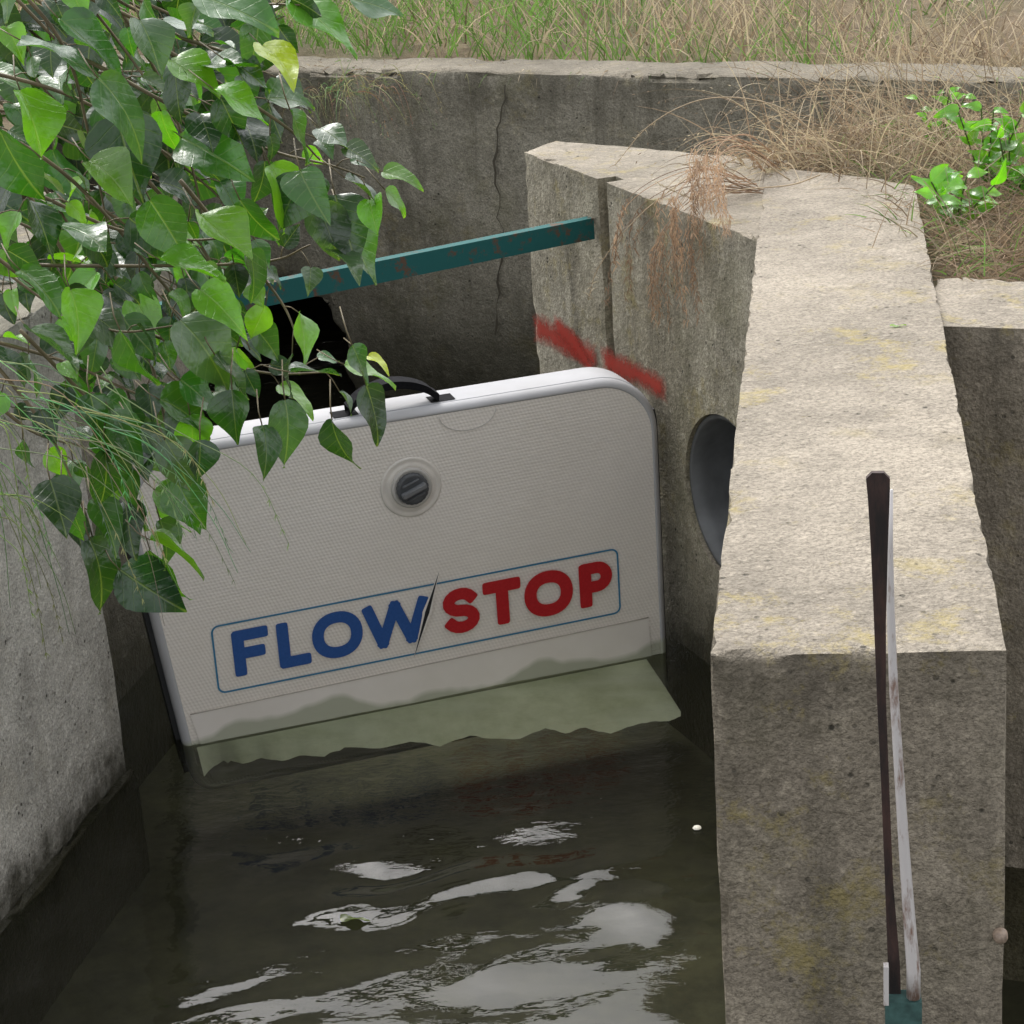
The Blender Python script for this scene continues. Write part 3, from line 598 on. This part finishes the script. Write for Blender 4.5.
# added shrub on the far bank; dark leaf colour gives shade between hanging leaves
sh2=empty('leafy_shrub',V((-1.9,7.6,gz))); tag(sh2,'shrub added on the far bank at top left, dark leaf colour standing for shade between the hanging leaves','shrub')
for k in range(30):
    x=random.uniform(-80,200); y=random.uniform(-60,140); a_=random.uniform(-.6,.9); l=random.uniform(80,150); Yb=random.uniform(7.0,7.9)
    branch([(x-30,y+10,Yb),(x+l*.5*math.cos(a_),y+l*.5*math.sin(a_),Yb),(min(285,x+l*math.cos(a_)),min(185,y+l*math.sin(a_)),Yb)],.13,.045,.006,['d','d','d','m'],0,sh2)
KL=[(296,2,-25,80,'b'),(196,-5,-28,80,'m'),(262,46,-28,60,'y'),(98,78,-28,80,'g'),(118,118,-70,78,'d'),(182,138,-35,75,'m'),(20,40,-20,80,'g'),(0,130,-60,75,'m'),
(320,128,-20,40,'g'),(345,148,-30,38,'g'),(345,178,-12,44,'g'),(383,172,-15,36,'b'),(385,190,-45,34,'b'),(300,170,-80,58,'m'),(335,195,-60,70,'d'),(318,205,-75,55,'g'),(270,165,-70,58,'b'),
(330,250,-40,45,'g'),(345,225,-55,60,'m'),(352,345,-50,42,'m'),(368,356,-5,26,'y'),(345,365,-20,50,'b'),(366,385,-65,58,'d'),(332,420,-70,60,'d'),(285,400,-70,66,'g'),(262,425,-65,50,'m'),(290,372,0,50,'d'),
(180,320,-55,80,'g'),(215,355,-40,60,'m'),(232,390,-75,55,'m'),(65,490,-80,52,'m'),(90,540,-70,70,'d'),(120,570,-40,75,'d'),(150,550,-60,58,'m'),(150,540,-20,58,'b'),(175,480,-60,58,'m'),(50,480,-70,60,'d'),
(150,200,-50,66,'m'),(200,215,-30,64,'b'),(60,225,-20,66,'m'),(30,330,-35,70,'m'),(90,395,-70,66,'d'),(200,290,-45,58,'b'),(120,330,-50,60,'m'),(215,90,-10,58,'b'),(225,60,-35,48,'m'),(290,110,-60,55,'m'),(350,0,-15,50,'g'),(20,90,-60,66,'b'),(60,20,-40,70,'m'),
(110,410,-60,62,'m'),(140,430,-45,60,'d'),(160,400,-30,56,'m'),(130,470,-75,60,'m'),(165,440,-60,56,'g'),(105,450,-80,62,'d'),(190,415,-70,48,'b'),(180,380,-30,56,'m'),(125,500,-70,56,'d'),(155,490,-40,52,'b'),(200,440,-80,42,'d'),(160,520,-75,52,'m'),(95,500,-60,56,'m'),
(170,60,-40,60,'b'),(240,115,-65,55,'d'),(90,160,-40,60,'b'),(30,200,-70,60,'d'),(240,200,-50,55,'m'),(160,260,-20,60,'b'),(70,290,-60,60,'b'),(250,250,-65,50,'m'),(20,270,-30,60,'m'),(140,20,-60,60,'g')]
for x,y,an,lp,k in KL:
    g=MB(); lf=MB()
    Y=random.uniform(3.3,3.45); pb=pY(x,y,Y); a_=RAD(an+random.uniform(-14,14)); d=RT*math.cos(a_)+UP*math.sin(a_)+fwd*random.uniform(-.6,.4)
    nn=-fwd*random.uniform(.2,1)+UP*random.uniform(.2,1.3)+RT*random.uniform(-.8,.8)
    leaf(lf,pb,d,nn,lp*random.uniform(1,1.12)*Y/FP/.97,random.uniform(.72,1.0),tone(k),random.uniform(.1,.6),random.uniform(.05,.45))
    g.tube([pb-d.normalized()*.05+UP*.02+fwd*.05,pb-d.normalized()*.02+UP*.006,pb],.0012,4)
    o=lf.build('leaf',leafm,shr); g.build('petiole',stemm,o)
# grass blades
def blade(mb,base,d,L,w,droop,col,n=5,head=0):
    d=d.normalized(); s=d.cross(V((random.uniform(-1,1),random.uniform(-1,1),.2))).normalized(); vs=[]; p=base.copy(); dd=d.copy()
    for i in range(n+1):
        ww=w*(1-(i/n)**1.5*.85); vs+=[p-s*ww/2,p+s*ww/2]
        if i<n: p=p+dd*(L/n); dd=(dd+V((0,0,-droop/n))).normalized()
    mb.add(vs,[(2*i,2*i+1,2*i+3,2*i+2) for i in range(n)],col)
    if head:
        for k in range(head):
            q=p-dd*(L*.28*k/head)+V([random.uniform(-.006,.006) for _ in range(3)]); e=(dd+V([random.uniform(-.7,.7) for _ in range(3)])).normalized(); s2=e.cross(s).normalized()*.0014
            mb.add([q,q+e*.005+s2,q+e*.012,q+e*.005-s2],[(0,1,2,3)],col)
def straw(): f=random.uniform(.4,1.2); return (.52*f,.43*f,.30*f)
def brown(): f=random.uniform(.35,1.3); return (.32*f,.235*f,.16*f)
def green(): f=random.uniform(.6,1.5); return (.15*f,.27*f,.06*f)
def mixd(): return random.choice((straw,brown))()
g=MB()
for i in range(11000):
    u=random.uniform(-2.6,3.2); q=b0+bd*u+bn*(.26+random.random()**1.3*3.2); q.z=gz+(q.y-7)*.07
    cl=noise.noise(q*1.3); st_=random.random()< (.45+1.1*cl+ (.2 if u>1 else 0))
    blade(g,q,V((random.uniform(-.7,.7),random.uniform(-.6,.4),1)),random.uniform(.06,.3),random.uniform(.003,.008),random.uniform(.2,1.8),(mixd() if random.random()<.4 else straw()) if st_ else green(),4)
for i in range(1300):
    u=random.uniform(-2.6,3.2); q=b0+bd*u+bn*random.uniform(.05,.24); q.z=ZT-.01
    blade(g,q,V((random.uniform(-.9,.9),-.8,.3)),random.uniform(.04,.15),.003,random.uniform(1,2.5),mixd() if random.random()<.75 else green(),5)
tag(g.build('bank_grass',grassm),'mixed green and straw coloured grass on the bank behind the back wall','grass',kind='stuff')
g=MB()
for i in range(7500):
    a_=random.random(); b_=random.random()
    q=V((r0.x+.02,r0.y,gz)).lerp(V((r0.x+1.3,r0.y,gz)),a_); q2=V((G.x+.12,G.y+.1,gz)).lerp(V((G.x+1.7,G.y+.4,gz)),a_); q=q.lerp(q2,b_*1.2); q.z=gz+random.uniform(0,.04)
    cf=brown if noise.noise(q*3)<.15 else straw
    blade(g,q,V((random.uniform(-1,1),random.uniform(-1,1),random.uniform(.05,.8))),random.uniform(.04,.18),random.uniform(.002,.004),random.uniform(.3,1.3),cf() if random.random()<.85 else green(),4)
tag(g.build('grass_litter',grassm),'matted brown and straw grass litter on the soil behind the long wall','dry grass',kind='stuff')
def tuft(name,c,n,L,dirv,spread,droop,cf,label,cat,rad=.08,w=.003,head=0,group=None):
    o=empty(name,c); g=MB()
    for i in range(n):
        q=c+V((random.gauss(0,rad),random.gauss(0,rad),0)); blade(g,q,dirv+V([random.uniform(-spread,spread) for _ in range(3)]),L*random.uniform(.4,1.2),w*random.uniform(.5,1.2),droop*random.uniform(.3,1.3),cf(),8,head if random.random()<.5 else 0)
    g.build('blades',grassm,o); tag(o,label,cat,group); return o
tuft('dry_grass',pz(800,160,ZT)+V((0,.03,-.01)),360,.30,V((-.3,-.5,.45)),.8,1.9,mixd,'matted dry straw clump on the junction of the oblique wall and long wall','dry grass',.10,.0032,3)
tuft('dry_grass',pz(885,158,ZT-.02),440,.34,V((.0,-.3,.5)),.9,1.6,mixd,'thick straw clump lying behind the far end of the long wall','dry grass',.13,.0032,2)
tuft('dry_grass',pz(985,180,gz),240,.44,V((-.1,-.3,.7)),.8,1.1,straw,'tall dry grass clump at the right edge behind the short wall','dry grass',.14,.003,3)
tuft('dry_grass',pz(1010,250,gz),320,.2,V((0,-.3,.5)),.9,1.6,brown,'brown matted grass just behind the top of the short right wall','dry grass',.14,.003)
tuft('dry_grass',pz(940,105,gz),280,.44,V((-.5,-.2,.6)),.7,1.1,mixd,'straw clump against the right part of the back wall','dry grass',.25,.0032,3)
tuft('dry_grass',pz(345,88,ZT),140,.24,V((.3,-.9,.4)),.6,2.4,lambda:(.24*random.uniform(.6,1.4),.24*random.uniform(.6,1.3),.11),'grass tuft hanging over the back wall beside the shrub','grass tuft',.12,.0028,4)
def droop_clump(n,xr,yr,st,label,cf,heads=True):
    o=empty('seed_head_grass',pz(*st,ZT)); g=MB()
    for i in range(n):
        ex_=random.uniform(*xr); ey_=random.uniform(*yr)
        s_=pz(st[0]+random.uniform(-14,14),st[1]+random.uniform(-8,8),ZT+.004); e_=pp(ex_,ey_,C,wn)+wn*random.uniform(.02,.10)
        m1_=s_.lerp(e_,.35)+V((0,0,.10))+wn*.03; m2_=s_.lerp(e_,.75)+V((0,0,.10))+wn*.05
        pts=smoothpath([s_,m1_,m2_,e_],7); c=cf(); k=len(pts); g.tube(pts,[.0012*(1-.6*j/k) for j in range(k)],4,c)
        if heads:
            for p in pts[-8:]:
                for q in range(4): blade(g,p+V([random.uniform(-.008,.008) for _ in range(3)]),V((random.uniform(-.8,.8),random.uniform(-.8,.8),-1)),random.uniform(.012,.026),.0028,.5,c,2)
    g.build('blades',grassm,o); tag(o,label,'dry grass')
rb=lambda:(lambda f:(.44*f,.30*f,.20*f))(random.uniform(.5,1.25))
droop_clump(26,(636,718),(235,325),(752,186),'reddish brown seed heads drooping over the face of the oblique wall',rb)
droop_clump(14,(700,752),(195,232),(775,165),'short brown seed heads hanging at the corner of oblique and long wall',rb)
def stalk(px,Y,label):
    o=empty('dry_stalk',pY(*px[0],Y)); pts=smoothpath([pY(x,y,Y+i*.05) for i,(x,y) in enumerate(px)]); g=MB(); n=len(pts); g.tube(pts,[.0019*(1-.6*i/n) for i in range(n)],5,(.50,.40,.28)); g.build('stem',grassm,o)
    g=MB()
    for p in pts[-10:]:
        for k in range(3): blade(g,p,V([random.uniform(-1,1) for _ in range(3)]),.02,.002,1,straw(),2)
    g.build('seed_head',grassm,o); tag(o,label,'dry stalk')
stalk([(790,180),(740,150),(700,170),(640,215),(600,265),(588,300)],5.0,'thin dry stalk arching left across the oblique wall top')
stalk([(840,170),(800,120),(755,100),(700,100),(650,125),(615,165)],5.2,'thin dry stalk arching high in front of the back wall')
stalk([(830,160),(810,110),(830,75),(880,60)],5.6,'thin dry stalk bending right above the long wall')
stalk([(930,150),(880,100),(820,90),(780,110)],5.5,'thin dry stalk bending left from the right straw clump')
stalk([(820,175),(790,185),(740,190),(700,200),(660,185)],4.8,'low thin dry stalk lying across the top of the oblique wall')
# green weeds
def weed(x,y,z,label,h=.2,nl=14,lp=.06,spread=.5):
    c=pz(x,y,z); o=empty('weed',c); g=MB(); lf=MB()
    for s_ in range(5):
        d=V((random.uniform(-spread,spread),random.uniform(-spread,.2),1)).normalized(); pts=[c+d*h*t_/5+V((0,0,-.05*h*(t_/5)**2)) for t_ in range(6)]; g.tube(pts,[.002]*6,5,(.1,.14,.04))
        for k in range(nl):
            q=pts[1+k%5]; dd=V((random.uniform(-1,1),random.uniform(-1,.5),random.uniform(-.1,.6))); leaf(lf,q,dd,V((random.uniform(-.4,.4),-.8,.7)),lp*random.uniform(.6,1.2),.62,tuple(1.2*q_ for q_ in tone('b')),.3,.3)
    g.build('stem',grassm,o); lf.build('foliage',leafm,o); tag(o,label,'weed')
weed(955,228,gz,'bright green broad-leaved weed at the right edge above the short wall',.14,9,.055,.8)
weed(985,195,gz,'taller bright green weed at the right edge amid the straw',.22,9,.05)
weed(1010,200,gz,'green weed cut by the right edge of the picture above the short wall',.16,9,.05,.8)
weed(940,150,gz,'small green weed half buried in straw next to the long wall end',.16,6,.04)
# long pale grass hanging down at left
def hang(n,xr,yr,dx,dy,Yr,cf,label,r=.0011):
    o=empty('hanging_grass',pY(xr[0],yr[0],Yr[0])); g=MB()
    for i in range(n):
        x=random.uniform(*xr); y=random.uniform(*yr); Y=random.uniform(*Yr); ex_=x+random.uniform(*dx); ey_=y+random.uniform(*dy)
        pts=smoothpath([pY(x,y,Y),pY(x+(ex_-x)*.4,y+(ey_-y)*random.uniform(.05,.3),Y-.05),pY(x+(ex_-x)*.8,y+(ey_-y)*random.uniform(.45,.65),Y-.08),pY(ex_,ey_,Y-.08)],5); c=cf(); k=len(pts)
        g.tube(pts,[r*(1-.6*j/k) for j in range(k)],4,c)
        if random.random()<.5:
            for p in pts[-6:]:
                for q in range(3): blade(g,p,V((random.uniform(-.6,.6),random.uniform(-.6,.6),-.8)),.012,.0018,.4,c,2)
    g.build('blades',grassm,o); tag(o,label,'grass')
pg=lambda:(.34*random.uniform(.5,1.2),.40*random.uniform(.6,1.2),.18)
hang(32,(-30,110),(360,450),(30,190),(50,190),(3.2,3.4),pg,'long pale green grass drooping below the shrub over the left wall')
hang(22,(-30,10),(380,520),(20,110),(30,160),(3.2,3.4),lambda:(.19*random.uniform(.5,1.2),.28*random.uniform(.6,1.2),.08),'shorter green grass blades drooping at the left edge of the picture')
# small things
g=MB(); leaf(g,pz(340,918,WZ+.006),V((1,-.25,0)),V((0,0,1)),.062,.5,(.10,.13,.04),.1,.02); tag(g.build('floating_leaf',leafm),'small green leaf floating on the dark water','leaf')
g=MB(); leaf(g,pz(890,326,ZT+.004),V((1,.1,0)),V((0,0,1)),.03,.4,(.16,.28,.05),.1,.02); tag(g.build('fallen_leaf',leafm),'tiny green leaf lying on top of the long wall','leaf')
g=MB(); pc=pp(1000,934,(NL+NR)/2,fn)+fn*.006; lathe(pc,fn,[(.010,-.006),(.0095,.002),(.008,.006),(.005,.009),(.001,.010)],16,g); tag(g.build('snail_shell',simple('shell',(.32,.24,.18),.5,0,.4,120)),'small pale snail stuck to the near face of the long wall','snail')
g=MB(); lathe(pz(697,828,WZ+.003),V((0,0,1)),[(.010,0),(.008,.003),(.001,.004)],7,g); tag(g.build('floating_petal',simple('petal',(.6,.58,.5),.6)),'tiny white petal floating near the long wall','petal')
